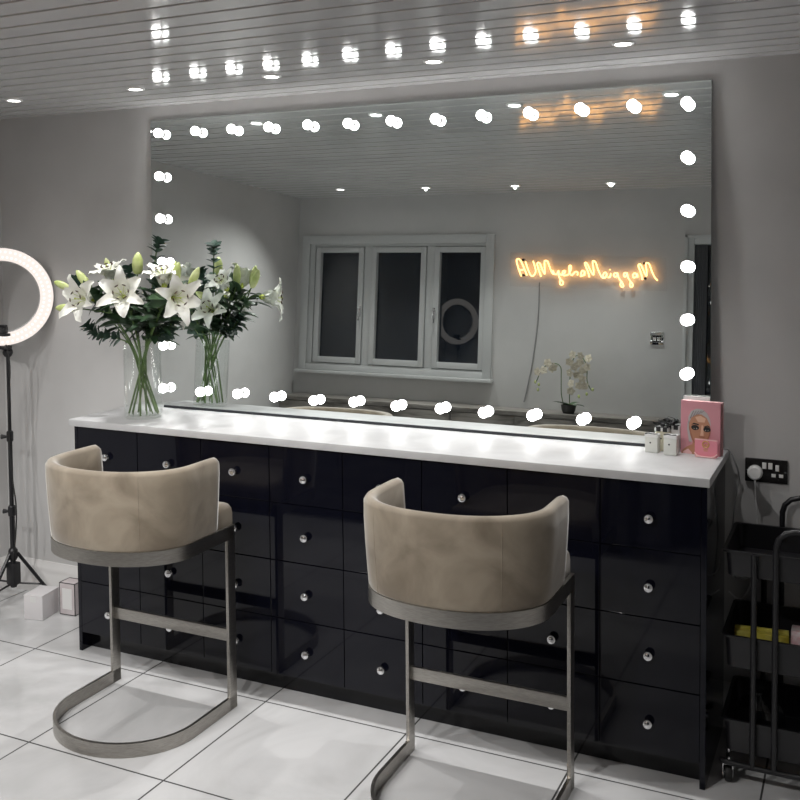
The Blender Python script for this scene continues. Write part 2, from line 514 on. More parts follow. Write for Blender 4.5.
# ------------------------------------------------------------------ drawer cabinet and worktop
cab = thing('drawer_cabinet', 'long gloss navy black cabinet of small drawers under the white worktop', 'cabinet', (0, 0, 0))
CX0, CX1, CYF = 0.012, 2.657, -0.462
b = MB()
b.box(CX0 + 0.018, CX1 - 0.018, CYF + 0.022, -0.02, 0.08, H - 0.03)
b.box(CX0 + 0.018, CX1 - 0.018, CYF + 0.055, -0.03, 0.0, 0.08)
b.build('carcass', MT['carcass'], cab, smooth=0)
for x0 in (CX0, CX1 - 0.018):
    MB().box(x0, x0 + 0.018, CYF, -0.02, 0.0, H - 0.029, 0.001).build('end_panel', MT['navy'], cab, smooth=0)
cw = (CX1 - CX0 - 0.036) / 8
zl = [0.082, 0.309, 0.536, 0.763, H - 0.030]
kn = MB().lathe([(0.0085, 0), (0.0085, 0.002), (0.006, 0.003), (0.006, 0.008), (0.011, 0.011), (0.0165, 0.015), (0.0165, 0.020), (0.011, 0.025), (0.0005, 0.027)], axis=(0, -1, 0), n=14)
kmesh = None
for c in range(8):
    for r in range(4):
        x0 = CX0 + 0.018 + c * cw
        g = 0.0016
        dr = MB().box(-cw / 2 + g, cw / 2 - g, 0, 0.02, zl[r] + g - (zl[r] + zl[r + 1]) / 2, zl[r + 1] - g - (zl[r] + zl[r + 1]) / 2, 0.0012).build(
            'drawer', MT['navy'], cab, (x0 + cw / 2, CYF, (zl[r] + zl[r + 1]) / 2), smooth=0)
        if kmesh is None:
            k_ = kn.build('knob', MT['chrome'], dr, smooth=50); kmesh = k_.data
        else:
            k_ = bpy.data.objects.new('knob', kmesh); COL.objects.link(k_); k_.parent = dr
        k_.location = (0, 0, -0.008)
tag(MB().box(0.0, L, -D, -0.001, H - 0.029, H, 0.003).build('worktop', MT['top'], smooth=40),
    'long white stone worktop on the dark drawer cabinet below the mirror', 'worktop')

# ------------------------------------------------------------------ mirror with bulbs
MTILT = 0.0493
mir = thing('vanity_mirror', 'large frameless mirror edged with lit round bulbs, leaning on the grey wall', 'mirror', (0, -0.0793, H + 0.0005))
mir.rotation_euler = (-MTILT, 0, 0)
ct = math.cos(MTILT)
def mz(z): return (z - H) / ct
mx = [(0.125, mz(H)), (2.612, mz(H)), (2.598, mz(2.338)), (0.082, mz(2.341))]
b = MB()
e = 0.006
vs_ = [(x, 0, z) for x, z in mx] + [(x, 0.012, z) for x, z in mx]
b.add(vs_, [(0, 1, 2, 3)], 0)
b.add(vs_, [(4, 7, 6, 5), (0, 4, 5, 1), (1, 5, 6, 2), (2, 6, 7, 3), (3, 7, 4, 0)], 1)
b.build('mirror_glass', [MT['mirror'], MT['mirror_edge']], mir, smooth=0, recalc=True)
MB().box(0.185, 2.611, -0.004, 0.0, 0.0005, 0.011).build('bottom_strip', MT['black_edge'], mir, smooth=0)
bulbs = [(0.15, 2.276), (0.36, 2.274), (0.557, 2.272), (0.751, 2.27), (0.948, 2.268), (1.143, 2.263), (1.343, 2.262), (1.54, 2.258), (1.736, 2.26), (1.929, 2.258), (2.129, 2.261), (2.324, 2.261), (2.517, 2.257),
         (2.52, 2.064), (2.523, 1.874), (2.526, 1.674), (2.527, 1.484), (2.528, 1.291),
         (2.341, 1.102), (2.154, 1.103), (1.961, 1.105), (1.763, 1.103), (1.58, 1.107), (1.384, 1.104), (1.19, 1.108), (0.997, 1.102), (0.801, 1.105), (0.608, 1.107), (0.408, 1.104), (0.199, 1.108),
         (0.196, 1.303), (0.19, 1.495), (0.183, 1.686), (0.168, 1.884), (0.159, 2.078)]
bm_, sm_ = None, None
for x, z in bulbs:
    if bm_ is None:
        q1 = MB().ball((0, 0, 0), 0.0205, 20, 12, (1, 0.9, 1)).build('bulb', MT['bulb'], mir, smooth=60)
        q2 = MB().lathe([(0.017, 0.0), (0.017, 0.007), (0.013, 0.011)], axis=(0, -1, 0), n=18).build('bulb_socket', MT['white_plastic'], q1)
        bm_, sm_ = q1.data, q2.data
    else:
        q1 = bpy.data.objects.new('bulb', bm_); COL.objects.link(q1); q1.parent = mir
        q2 = bpy.data.objects.new('bulb_socket', sm_); COL.objects.link(q2); q2.parent = q1
    q1.location = (x, -0.0285, mz(z)); q2.location = (0, 0.0285, 0)

# ------------------------------------------------------------------ bar stools
def d_path(hw, yf, ym, ry, n=28, straight=5, ex=2.0):
    """D outline from the left front end round the back to the right front end"""
    p = []
    for k in range(straight): p.append(Vector((-hw, yf + (ym - yf) * k / straight, 0)))
    for k in range(n + 1):
        a = PI + PI * k / n
        c_, s_ = math.cos(a), math.sin(a)
        p.append(Vector((hw * math.copysign(abs(c_) ** (2 / (ex if c_ < 0 else 2.0)), c_), ym + ry * math.copysign(abs(s_) ** (2 / (ex if c_ < 0 else 2.0)), s_), 0)))
    for k in range(1, straight + 1): p.append(Vector((hw, ym + (yf - ym) * k / straight, 0)))
    return p
def path_normals(p):
    out = []
    for i in range(len(p)):
        a = p[max(i - 1, 0)]; c = p[min(i + 1, len(p) - 1)]
        t = (c - a).normalized()
        out.append(Vector((t.y, -t.x, 0)))       # outward for the anticlockwise D
    return out
def sweep(b, path, section_fn):
    nr = path_normals(path)
    rings = []
    for i, p in enumerate(path):
        rings.append([p + nr[i] * a + Vector((0, 0, z)) for a, z in section_fn(i, len(path))])
    b.loft(rings)
def make_stool(label, loc, rotz):
    t = thing('bar_stool', label, 'stool', loc, rotz, 'velvet bar stools at the worktop')
    HW, YF, YM, RY = 0.285, 0.225, -0.03, 0.25
    pth = d_path(HW, YF, YM, RY)
    b = MB()
    sweep(b, pth, lambda i, n: [(-0.006, 0.001), (0.006, 0.001), (0.006, 0.05), (-0.006, 0.05)])
    b.build('base_loop', MT['steel'], t, smooth=35)
    for s in (-1, 1):
        MB().box(s * HW - 0.006, s * HW + 0.006, YF - 0.045, YF, 0.0015, 0.70, 0.0012).build('upright', MT['steel'], t, smooth=35)
    MB().box(-HW + 0.006, HW - 0.006, YF - 0.030, YF - 0.018, 0.262, 0.308, 0.0015).build('footrest', MT['steel'], t, smooth=35)
    b = MB()
    spth = d_path(HW, YF, YM, RY - 0.048, 36, 5, 2.4)
    sweep(b, spth, lambda i, n: [(-0.006, 0.655), (0.006, 0.655), (0.006, 0.705), (-0.006, 0.705)])
    b.box(-HW, HW, YF - 0.012, YF, 0.655, 0.705, 0.001)
    b.build('seat_band', MT['steel'], t, smooth=35)
    # seat cushion
    base = d_path(HW - 0.012, YF + 0.012, YM, RY - 0.060, 36, 5, 2.4)
    rings = []
    cy_ = 0.0
    def layer(inset, z):
        ring = []
        for p in base:
            d_ = Vector((p.x, p.y - cy_, 0)); l_ = d_.length
            q = d_ * ((l_ - inset) / l_)
            ring.append((q.x, q.y + cy_, z))
        return ring
    for inset, z in ((0.02, 0.662), (0.004, 0.68), (0.0, 0.70), (0.0, 0.745), (0.004, 0.765), (0.015, 0.78), (0.03, 0.787), (0.09, 0.795), (0.17, 0.799), (0.21, 0.8)):
        rings.append(layer(inset, z))
    MB().loft(rings).build('seat_cushion', MT['velvet'], t, smooth=60)
    # barrel backrest: an upholstered wall round the D, flared a touch, rounded on top and at both ends
    bp = d_path(HW + 0.002, 0.135, YM, RY - 0.048, 44, 8, 2.4)
    Zb, Zt, T = 0.700, 0.985, 0.046
    def sec(i, n):
        dist = min((bp[i] - bp[0]).length, (bp[i] - bp[-1]).length)
        k = 1.0
        if i <= 8 or i >= n - 9: k = min(1.0, (dist + 0.001) / 0.035)
        k = math.sqrt(max(0.0, 1 - (1 - k) ** 2))
        th = T * (0.35 + 0.65 * k); zt = Zt - 0.022 * (1 - k)
        mid = -T / 2 + 0.004
        fl = 0.016
        pts = []
        for a, z in ((-0.5, 0), (0.36, -0.001), (0.48, 0.012), (0.5, 0.05), (0.53, 0.14), (0.52, 0.22), (0.46, None), (0.30, None), (0.0, None), (-0.30, None), (-0.46, None), (-0.5, 0.2), (-0.5, 0.1)):
            if z is None:
                zz = zt - {0.46: 0.016, 0.30: 0.005, 0.0: 0.0}[abs(a)]
            else:
                zz = Zb + z if Zb + z < zt else zt
            pts.append((mid + a * th + fl * (zz - Zb) / (Zt - Zb), zz))
        return pts
    b = MB(); sweep(b, bp, sec)
    br = b.build('backrest', MT['velvet'], t, smooth=70)
    # stitched seams down the outside of the back
    for idx in (int(len(bp) * 0.33), int(len(bp) * 0.67)):
        nn = path_normals(bp)[idx]; pp = bp[idx]
        pts = []
        for z, a in ((0.703, 0.48), (0.75, 0.5), (0.84, 0.53), (0.92, 0.52), (0.965, 0.46)):
            off = (-T / 2 + 0.004) + a * T + 0.016 * (z - Zb) / (Zt - Zb)
            pts.append(pp + nn * (off - 0.0004) + Vector((0, 0, z)))
        MB().tube(smooth_path(pts, 4), 0.0012, 6).build('seam', MT['velvet'], br)
    return t
st = make_stool('beige velvet barrel stool on a steel loop base, the left of the two', (0.655, -0.832, 0), 0.0)
dup(st, (1.978, -0.840, 0), 0.0, 'beige velvet barrel stool on a steel loop base, the right of the two')

# ------------------------------------------------------------------ ring light on a tripod, left corner
RLX, RLY = -0.695, -0.17
rlt = thing('ring_light', 'lit ring light on a black tripod stand in the left corner', 'ring light', (RLX, RLY, 0))
RC = Vector((0.0, -0.03, 1.518))
face = (CAM - (Vector((RLX, RLY, 0)) + RC)); face.z = 0
face.normalize()
side = Vector((0, 0, 1)).cross(face).normalized()
def ringm(R0, R1, d0, d1, n=64, k0=0, k1=None):
    rings = []
    for k in range(n):
        a = 2 * PI * k / n
        dirv = side * math.cos(a) + Vector((0, 0, 1)) * math.sin(a)
        rings.append([RC + dirv * R0 + face * d0, RC + dirv * (R0 + 0.006) + face * d1, RC + dirv * (R1 - 0.006) + face * d1, RC + dirv * R1 + face * d0])
    rings.append(rings[0])
    b = MB(); b.loft(rings, False, False, True); return b
ringm(0.176, 0.237, 0.0, 0.022).build('diffuser', MT['ring'], rlt, smooth=40)
b = MB()
for k in range(60):
    a = 2 * PI * (k + 0.5) / 60
    for rr, off in ((0.193, 0), (0.219, 0.5)):
        a2 = a + off * 2 * PI / 60
        b.ball(RC + (side * math.cos(a2) + Vector((0, 0, 1)) * math.sin(a2)) * rr + face * 0.021, 0.0065, 8, 5)
b.build('led_spots', MT['ring_hot'], rlt, smooth=60)
ringm(0.172, 0.240, -0.03, 0.0).build('housing', MT['white_plastic'], rlt, smooth=40)
b = MB()
b.tube([(0, 0, 0.14), (0, 0, 0.47)], 0.0125, 12)
b.tube([(0, 0, 0.45), (0, 0, 0.85)], 0.0105, 12)
b.tube([(0, 0, 0.83), (0, 0, 1.235)], 0.0085, 12)
b.build('pole', MT['black'], rlt)
for z, r_ in ((0.47, 0.018), (0.84, 0.016)):
    cb = MB().lathe([(r_ * 0.8, -0.035), (r_, -0.03), (r_, 0.012), (r_ * 0.8, 0.018)], (0, 0, z), n=14).build('clamp_collar', MT['black'], rlt)
    MB().tube([(-0.01, -0.01, z - 0.01), (-0.035, -0.02, z - 0.01)], [0.006, 0.012], 10).build('clamp_knob', MT['black'], cb)
b = MB()
b.lathe([(0.014, 0), (0.016, 0.03), (0.010, 0.05)], (0, 0, 1.225), n=12)
b.ball((0, 0, 1.245), 0.024, 14, 8, (1, 1, 1.1))
b.tube([(0, 0, 1.25), (0.01, -0.015, 1.285)], 0.012, 10)
b.box(-0.03, 0.03, -0.045, 0.0, 1.262, 1.278, 0.004)
b.build('ball_joint', MT['black'], rlt)
b = MB()
b.tube([(0, 0.0, 1.275), (0, 0.0, 1.30), (0.0, -0.04, 1.335)], 0.010, 10)
p0 = RC - Vector((0, 0, 0.172)) 
b.box(-0.06, 0.045, -0.055, -0.02, 1.328, 1.342, 0.003)
b.box(-0.035, 0.03, -0.05, -0.02, 1.342, 1.372, 0.004)
b.tube([(-0.03, -0.035, 1.377), (0.035, -0.035, 1.377)], 0.007, 8)
b.build('phone_holder', MT['black'], rlt)
angs = [math.radians(a) for a in (35, 168, 272)]
hub = MB().lathe([(0.016, -0.03), (0.022, -0.02), (0.022, 0.02), (0.016, 0.03)], (0, 0, 0.245), n=14).build('tripod_hub', MT['black'], rlt)
MB().lathe([(0.014, -0.02), (0.018, -0.01), (0.018, 0.015), (0.012, 0.02)], (0, 0, 0.10), n=14).build('lower_hub', MT['black'], rlt)
for a in angs:
    dx, dy = math.cos(a), math.sin(a)
    R = 0.19
    lg = MB().tube([(dx * 0.02, dy * 0.02, 0.25), (dx * R, dy * R, 0.012)], 0.0085, 8).build('leg', MT['black'], rlt)
    MB().ball((dx * R, dy * R, 0.013), 0.013, 10, 7).build('rubber_foot', MT['black_rubber'], lg)
    MB().tube([(dx * 0.015, dy * 0.015, 0.10), (dx * R * 0.72, dy * R * 0.72, 0.085)], 0.005, 6).build('brace', MT['black'], rlt)
MB().box(-0.002, 0.052, -0.045, 0.0, 0.105, 0.215, 0.008).build('power_pack', MT['black'], rlt)
MB().tube(smooth_path([(0.02, -0.03, 1.30), (0.045, -0.03, 1.18), (0.03, -0.03, 1.0), (0.018, -0.02, 0.82), (0.03, -0.02, 0.64), (0.062, -0.03, 0.50), (0.055, -0.03, 0.36), (0.03, -0.03, 0.21)]), 0.0035, 7).build('power_cable', MT['black_rubber'], rlt)

# ------------------------------------------------------------------ boxes on the floor by the cabinet
bx = thing('carton', 'small plain white cardboard box on the floor by the tripod', 'box', (-0.447, -0.232, 0), math.radians(11))
b = MB().box(-0.05, 0.05, -0.065, 0.065, 0.001, 0.115, 0.002)
b.build('box_body', MT['boxcard'], bx, smooth=30)
MB().box(-0.0505, 0.0505, -0.0655, 0.0655, 0.111, 0.1185, 0.001).build('box_lid', MT['boxcard'], bx, smooth=30)
MB().box(-0.015, 0.015, -0.0665, -0.066, 0.085, 0.112).build('tape', MT['card_white'], bx, smooth=0)
pb = thing('gift_bag', 'pale pink rigid paper bag with dark edges between white box and cabinet', 'bag', (-0.332, -0.152, 0), math.radians(4))
MB().box(-0.045, 0.045, -0.035, 0.035, 0.001, 0.155, 0.003).build('bag_body', MT['paperbag'], pb, smooth=30)
b = MB()
for sx in (-1, 1):
    for sy in (-1, 1):
        b.tube([(sx * 0.044, sy * 0.034, 0.002), (sx * 0.044, sy * 0.034, 0.156)], 0.0022, 6)
for z in (0.004, 0.155):
    b.tube([(-0.044, -0.034, z), (0.044, -0.034, z), (0.044, 0.034, z), (-0.044, 0.034, z), (-0.044, -0.034, z)], 0.0022, 6)
b.build('edge_trim', MT['black_rubber'], pb)
MB().box(-0.028, 0.028, -0.0365, -0.0355, 0.03, 0.13).build('paper_label', MT['card_white'], pb, smooth=0)

# ------------------------------------------------------------------ vase and flowers
VX, VY = 0.266, -0.315
vase = thing('glass_vase', 'tall clear glass cylinder vase holding lilies at the worktop\'s left end', 'vase', (VX, VY, H + 0.0005))
R_ = 0.080
MB().lathe([(0.001, 0.0), (R_ - 0.004, 0.0), (R_, 0.004), (R_, 0.315), (R_ - 0.002, 0.3165), (R_ - 0.004, 0.315), (R_ - 0.004, 0.014), (0.001, 0.013)], n=40, cap=False).build('vase_glass', MT['glass'], vase, smooth=50)
MB().lathe([(R_ - 0.003, 0.3145), (R_ + 0.0008, 0.3155), (R_ - 0.003, 0.3185)], n=40, cap=False).build('rim', MT['glass'], vase, smooth=50)

def petal_mesh(b, base, axis, upd, length, width, curl, mi=0, open_=0.9, ruffle=0.0):
    """one petal: starts along axis, opens toward upd and recurves"""
    axis, upd = axis.normalized(), upd.normalized()
    sd = axis.cross(upd).normalized()
    N, K = 9, 4
    pts = []
    pos = Vector(base); ang = 0.25
    cl = []
    for i in range(N + 1):
        t = i / N
        a = 0.36 + open_ * t * 1.1 + curl * max(0, t - 0.45) ** 1.5
        dirv = axis * math.cos(a) + upd * math.sin(a)
        nrm = -axis * math.sin(a) + upd * math.cos(a)
        cl.append((pos.copy(), nrm))
        pos = pos + dirv * (length / N)
    vs_ = []
    for i, (p, nrm) in enumerate(cl):
        t = i / N
        wd = width * max(0.05, math.sin(PI * (0.07 + 0.915 * t ** 0.8))) ** 0.75
        for k in range(-K // 2, K // 2 + 1):
            s_ = k / (K / 2)
            vs_.append(p + sd * s_ * wd * 0.5 - nrm * (-(abs(s_) ** 2)) * wd * -0.16 + nrm * ruffle * math.sin(i * 2.1 + k * 3) * abs(s_))
    W = K + 1
    fs = []
    for i in range(N):
        for k in range(K):
            a = i * W + k
            fs.append((a, a + 1, a + 1 + W, a + W))
    b.add(vs_, fs, mi)
def bloom(parent, base, axis, size, seed):
    rnd = random.Random(seed)
    axis = Vector(axis).normalized()
    ref = axis.orthogonal().normalized()
    b = MB()
    for k in range(6):
        a = 2 * PI * k / 6 + rnd.uniform(-0.12, 0.12)
        upd = (Matrix.Rotation(a, 3, axis) @ ref)
        inner = k % 2
        petal_mesh(b, Vector(base), axis, upd, size * (0.98 if inner else 1.05) * rnd.uniform(0.93, 1.06), size * (0.50 if inner else 0.38), rnd.uniform(1.6, 3.4), 0, rnd.uniform(0.6, 0.95), 0.005)
    fl = b.build('bloom', MT['petal'], parent, smooth=70, recalc=False)
    b = MB()
    b.lathe([(0.006, -0.01), (0.014, 0.0), (0.012, 0.018), (0.004, 0.03)], base, axis, 10)
    b.build('throat', MT['throat'], fl)
    b = MB()
    for k in range(6):
        a = 2 * PI * k / 6 + 0.5
        upd = Matrix.Rotation(a, 3, axis) @ ref
        p0 = Vector(base) + axis * 0.012
        p1 = p0 + axis * size * 0.38 + upd * size * 0.09
        p2 = p0 + axis * size * 0.55 + upd * size * 0.20
        b.tube([p0, p1, p2], 0.0011, 5, 0)
        tang = axis.cross(upd).normalized()
        b.tube([p2 - tang * 0.009, p2 + tang * 0.0, p2 + tang * 0.009], [0.0015, 0.0034, 0.0015], 6, 1)
    p0 = Vector(base)
    b.tube([p0, p0 + axis * size * 0.62], [0.0018, 0.0014], 6, 2)
    b.ball(p0 + axis * size * 0.63, 0.004, 8, 5, mi=2)
    b.build('stamens', [MT['bud'], MT['anther'], MT['throat']], fl)
    return fl
def bud(parent, base, axis, ln, wd):
    b = MB()
    axis = Vector(axis).normalized()
    prof = [(wd * 0.25, 0), (wd * 0.42, ln * 0.12), (wd * 0.5, ln * 0.40), (wd * 0.47, ln * 0.65), (wd * 0.28, ln * 0.88), (wd * 0.06, ln)]
    q = Vector((0, 0, 1)).rotation_difference(axis)
    rings = []
    for r, h in prof:
        ring = []
        for k in range(18):
            a = 2 * PI * k / 18
            rr = r * (1 + 0.10 * math.cos(3 * a))
            ring.append(Vector(base) + q @ Vector((rr * math.cos(a), rr * math.sin(a), h)))
        rings.append(ring)
    b.loft(rings)
    return b.build('bud', MT['bud'], parent, smooth=60)
def leaf(b, base, axis, nrm, ln, wd, droop=0.4, mi=0):
    axis = Vector(axis).normalized(); nrm = (Vector(nrm) - axis * Vector(nrm).dot(axis)).normalized()
    sd = axis.cross(nrm)
    pos = Vector(base); vs_ = []
    N = 6
    for i in range(N + 1):
        t = i / N
        a = -droop * t
        d_ = axis * math.cos(a) + nrm * math.sin(a)
        nn = nrm * math.cos(a) - axis * math.sin(a)
        ww = wd * math.sin(PI * min(0.985, t * 0.93 + 0.06)) ** 0.8
        vs_ += [pos - sd * ww / 2 + nn * ww * 0.12, pos, pos + sd * ww / 2 + nn * ww * 0.12]
        pos = pos + d_ * ln / N
    fs = []
    for i in range(N):
        for k in range(2):
            a = i * 3 + k; fs.append((a, a + 1, a + 4, a + 3))
    b.add(vs_, fs, mi)

BASE = Vector((VX, VY, H + 0.016))
toC = (CAM - Vector((VX, VY, 1.55))).normalized()
def stem_curve(foot, head, neckdir):
    foot, head = Vector(foot), Vector(head)
    # cross the vase, pass inside the rim, then spread to the head
    c = Vector((VX, VY, 0))
    rimp = Vector((VX, VY, H + 0.31)) + Vector((head.x - VX, head.y - VY, 0)) * 0.20
    dlt = Vector((rimp.x - VX, rimp.y - VY, 0))
    if dlt.length > 0.066: rimp = Vector((VX, VY, rimp.z)) + dlt.normalized() * 0.066
    n2 = head - Vector(neckdir).normalized() * 0.05
    return smooth_path([foot, (foot + rimp) / 2, rimp, (rimp * 0.45 + n2 * 0.55) + Vector((0, 0, 0.01)), n2, head], 5)
# name, label, foot angle, blooms [(pos, axis, size, seed)], buds [(pos, axis, len, wid)], leaf seed
X = lambda *a: Vector(a)
LIL = [
 ('lily with the widest open white bloom facing out at the front of the bouquet', 300,
   [(X(0.252, -0.40, 1.540), X(0.45, -0.75, 0.30), 0.155, 1)], [(X(0.262, -0.33, 1.640), X(0.05, 0.0, 1), 0.095, 0.046)]),
 ('white lily leaning left in the bouquet, its bloom facing left towards the ring light', 20,
   [(X(0.065, -0.39, 1.530), X(-0.08, -0.95, 0.10), 0.155, 2)], [(X(-0.03, -0.39, 1.490), X(-1, -0.2, 0.0), 0.105, 0.036)]),
 ('white lily leaning right in the bouquet, its bloom facing right beside the mirror', 175,
   [(X(0.485, -0.385, 1.545), X(0.75, -0.40, 0.02), 0.155, 3)], [(X(0.462, -0.335, 1.595), X(0.22, 0.05, 1), 0.10, 0.036)]),
 ('white lily at the upper left back of the bouquet with a slim green bud above', 45,
   [(X(0.085, -0.29, 1.600), X(-0.05, -0.35, 0.9), 0.13, 4)], [(X(0.055, -0.27, 1.640), X(-0.45, 0.1, 1), 0.075, 0.028)]),
 ('lily stem at the far left of the bouquet with tall closed pale green buds', 75,
   [], [(X(0.01, -0.345, 1.575), X(-0.75, -0.05, 0.8), 0.110, 0.036), (X(-0.10, -0.36, 1.575), X(-0.95, -0.1, 0.35), 0.085, 0.032)]),
 ('white lily half hidden at the upper right of the bouquet against the mirror', 200,
   [(X(0.405, -0.33, 1.590), X(0.10, -0.30, 0.9), 0.13, 5)], []),
 ('white lily low at the back of the bouquet, its open bloom facing the mirror', 120,
   [(X(0.315, -0.255, 1.465), X(0.15, 0.9, 0.25), 0.14, 6)], [(X(0.29, -0.25, 1.52), X(-0.4, 0.7, 0.4), 0.085, 0.034)]),
 ('white lily at the upper back of the bouquet facing the mirror, with tall buds', 150,
   [(X(0.37, -0.265, 1.575), X(-0.05, 0.8, 0.65), 0.12, 7)], [(X(0.415, -0.28, 1.60), X(0.05, 0.1, 1), 0.095, 0.036), (X(0.50, -0.28, 1.585), X(0.5, 0.1, 1), 0.095, 0.034)]),
]
leafrnd = random.Random(11)
for li, (lab, fa, bls, bds) in enumerate(LIL):
    t = thing('lily', lab, 'flower', (VX, VY, H), 0, 'lilies in the glass vase')
    pl = Matrix.Translation(-Vector((VX, VY, H)))
    def ch(o):
        o.matrix_parent_inverse = pl; return o
    a = math.radians(fa)
    foot = BASE + Vector((math.cos(a), math.sin(a), 0)) * 0.064
    heads = [(p, ax) for p, ax, *_ in bls] + [(p, ax) for p, ax, *_ in bds]
    p, ax = heads[0]
    main = stem_curve(foot, p, ax)
    b = MB(); b.tube(main, 0.0042, 8)
    for p2, ax2 in heads[1:]:
        mid = main[int(len(main) * 0.62)]
        b.tube(smooth_path([mid, (mid * 0.4 + (p2 - ax2.normalized() * 0.03) * 0.6), p2], 5), 0.003, 7)
    ch(b.build('stem', MT['stem'], t))
    for p, ax, sz, sd_ in bls: ch(bloom(t, p, ax, sz, sd_))
    for p, ax, ln, wd in bds: ch(bud(t, p, ax, ln, wd))
    for k in range(18):
        i = int(len(main) * (leafrnd.uniform(0.44, 0.60) if k < 8 else leafrnd.uniform(0.55, 0.88)))
        tn = (main[min(i + 1, len(main) - 1)] - main[i - 1]).normalized()
        aa = leafrnd.uniform(0, 2 * PI)
        od = Matrix.Rotation(aa, 3, tn) @ tn.orthogonal().normalized()
        dirv = (od * 1.0 + tn * leafrnd.uniform(0.1, 0.9)).normalized()
        endp = main[i] + dirv * 0.12
        if endp.z < H + 0.335: dirv = (dirv + Vector((0, 0, 0.6))).normalized()
        if (main[i] + dirv * 0.12).y > -0.12: dirv.y = -abs(dirv.y)
        b = MB(); leaf(b, main[i], dirv, tn if abs(dirv.dot(tn)) < 0.9 else Vector((0, 0, 1)), leafrnd.uniform(0.10, 0.15), leafrnd.uniform(0.030, 0.048), 0.6)
        ch(b.build('leaf', MT['leaf'], t, smooth=70, recalc=False))
EUC = [
 ('tall eucalyptus sprig standing up at the top of the bouquet near the mirror', X(0.305, -0.235, 1.775), 230, 0.30),
 ('eucalyptus sprig with round leaves at the left edge of the bouquet', X(-0.10, -0.32, 1.60), 10, 0.42),
 ('eucalyptus sprig in the middle of the bouquet behind the front bloom', X(0.19, -0.30, 1.66), 330, 0.36),
 ('eucalyptus sprig drooping low at the right side of the bouquet', X(0.42, -0.30, 1.44), 160, 0.40),
 ('eucalyptus sprig drooping low at the left side of the bouquet', X(0.06, -0.42, 1.42), 90, 0.40)]
for lab, tip, fa, frac in EUC:
    t = thing('eucalyptus_sprig', lab, 'foliage', (VX, VY, H), 0, 'eucalyptus in the glass vase')
    pl = Matrix.Translation(-Vector((VX, VY, H)))
    a = math.radians(fa)
    foot = BASE + Vector((math.cos(a), math.sin(a), 0)) * 0.045
    main = stem_curve(foot, tip, Vector((tip.x - VX, tip.y - VY, 0.25)))
    o = MB().tube(main, 0.003, 7).build('stem', MT['stem'], t); o.matrix_parent_inverse = pl
    rnd = random.Random(fa)
    n0 = int(len(main) * 0.50)
    for j, i in enumerate(range(n0, len(main))):
        tn = (main[min(i + 1, len(main) - 1)] - main[i - 1]).normalized()
        for sgn in (0, 1, 2):
            aa = j * 1.35 + sgn * 2 * PI / 3 + rnd.uniform(-0.3, 0.3)
            od = Matrix.Rotation(aa, 3, tn) @ tn.orthogonal().normalized()
            b = MB()
            leaf(b, main[i] + tn * rnd.uniform(-0.006, 0.006), od + tn * 0.5, tn, rnd.uniform(0.036, 0.052), rnd.uniform(0.027, 0.038), 0.2)
            o = b.build('leaf', MT['euc'], t, smooth=70, recalc=False); o.matrix_parent_inverse = pl

# ------------------------------------------------------------------ things at the right end of the worktop
# pink portrait card (folded, standing)
PC0, PC1 = Vector((2.518, -0.130, H)), Vector((2.655, -0.150, H))
cx_ = (PC1 - PC0); CWD = cx_.length; cang = math.atan2(cx_.y, cx_.x)
pc = thing('portrait_card', 'pink standing card printed with a woman\'s face and silver hair', 'card', PC0, cang)
CH = 0.188
MB().box(0, CWD, 0.0, 0.006, 0.001, CH, 0.0005).build('card_front', MT['pink'], pc, smooth=0)
MB().box(0.002, CWD + 0.004, 0.022, 0.025, 0.001, CH - 0.003).build('card_back', MT['pink_pale'], pc, smooth=0)
MB().box(0.0, CWD + 0.004, 0.006, 0.025, CH - 0.006, CH, 0.001).build('card_fold', MT['pink_pale'], pc, smooth=0)
def c2(px, py):       # print layout in reading units of the card, 333..665 across, 150..605 down
    return ((px - 333) / 332 * CWD, (605 - py) / 455 * CH)
def poly(b, pts, lay, mi=0):
    vs_ = [(c2(*p)[0], -0.0004 - 0.0003 * lay, c2(*p)[1]) for p in pts]
    b.add(vs_, [tuple(range(len(vs_)))], mi)
def ell(b, cx, cy, rx, ry, lay, mi=0, rot=0, n=20):
    poly(b, [(cx + rx * math.cos(2 * PI * k / n) * math.cos(rot) - ry * math.sin(2 * PI * k / n) * math.sin(rot),
              cy + rx * math.cos(2 * PI * k / n) * math.sin(rot) + ry * math.sin(2 * PI * k / n) * math.cos(rot)) for k in range(n)], lay, mi)
b = MB()
# 0 hair 1 hair_dark 2 skin 3 skin_dark 4 skin_light 5 ink 6 eyewhite 7 pink_pale
poly(b, [(395, 345), (398, 290), (420, 240), (465, 212), (515, 214), (555, 245), (578, 290), (588, 350), (570, 330), (545, 285), (505, 262), (455, 270), (420, 300), (402, 350)], 1, 0)
poly(b, [(392, 330), (408, 325), (412, 420), (430, 500), (405, 500), (388, 400)], 1, 0)
poly(b, [(350, 575), (385, 545), (432, 520), (445, 470), (560, 470), (560, 520), (620, 580), (640, 604), (340, 604)], 1, 2)
poly(b, [(405, 340), (425, 290), (465, 262), (510, 258), (552, 285), (578, 335), (586, 390), (572, 450), (545, 510), (505, 545), (465, 530), (430, 480), (410, 410)], 2, 2)
poly(b, [(405, 345), (418, 400), (440, 470), (470, 520), (440, 500), (415, 440), (403, 380)], 3, 3)
poly(b, [(586, 380), (570, 430), (545, 490), (520, 525), (560, 490), (580, 430)], 3, 3)
poly(b, [(510, 350), (522, 350), (528, 440), (500, 440)], 3, 4)
poly(b, [(455, 285), (500, 270), (545, 292), (535, 325), (480, 325)], 3, 4)
poly(b, [(486, 444), (540, 444), (532, 456), (494, 456)], 4, 3)
poly(b, [(424, 352), (445, 334), (488, 342), (486, 352), (446, 346)], 4, 5)
poly(b, [(532, 358), (560, 346), (584, 360), (580, 364), (558, 355), (534, 366)], 4, 5)
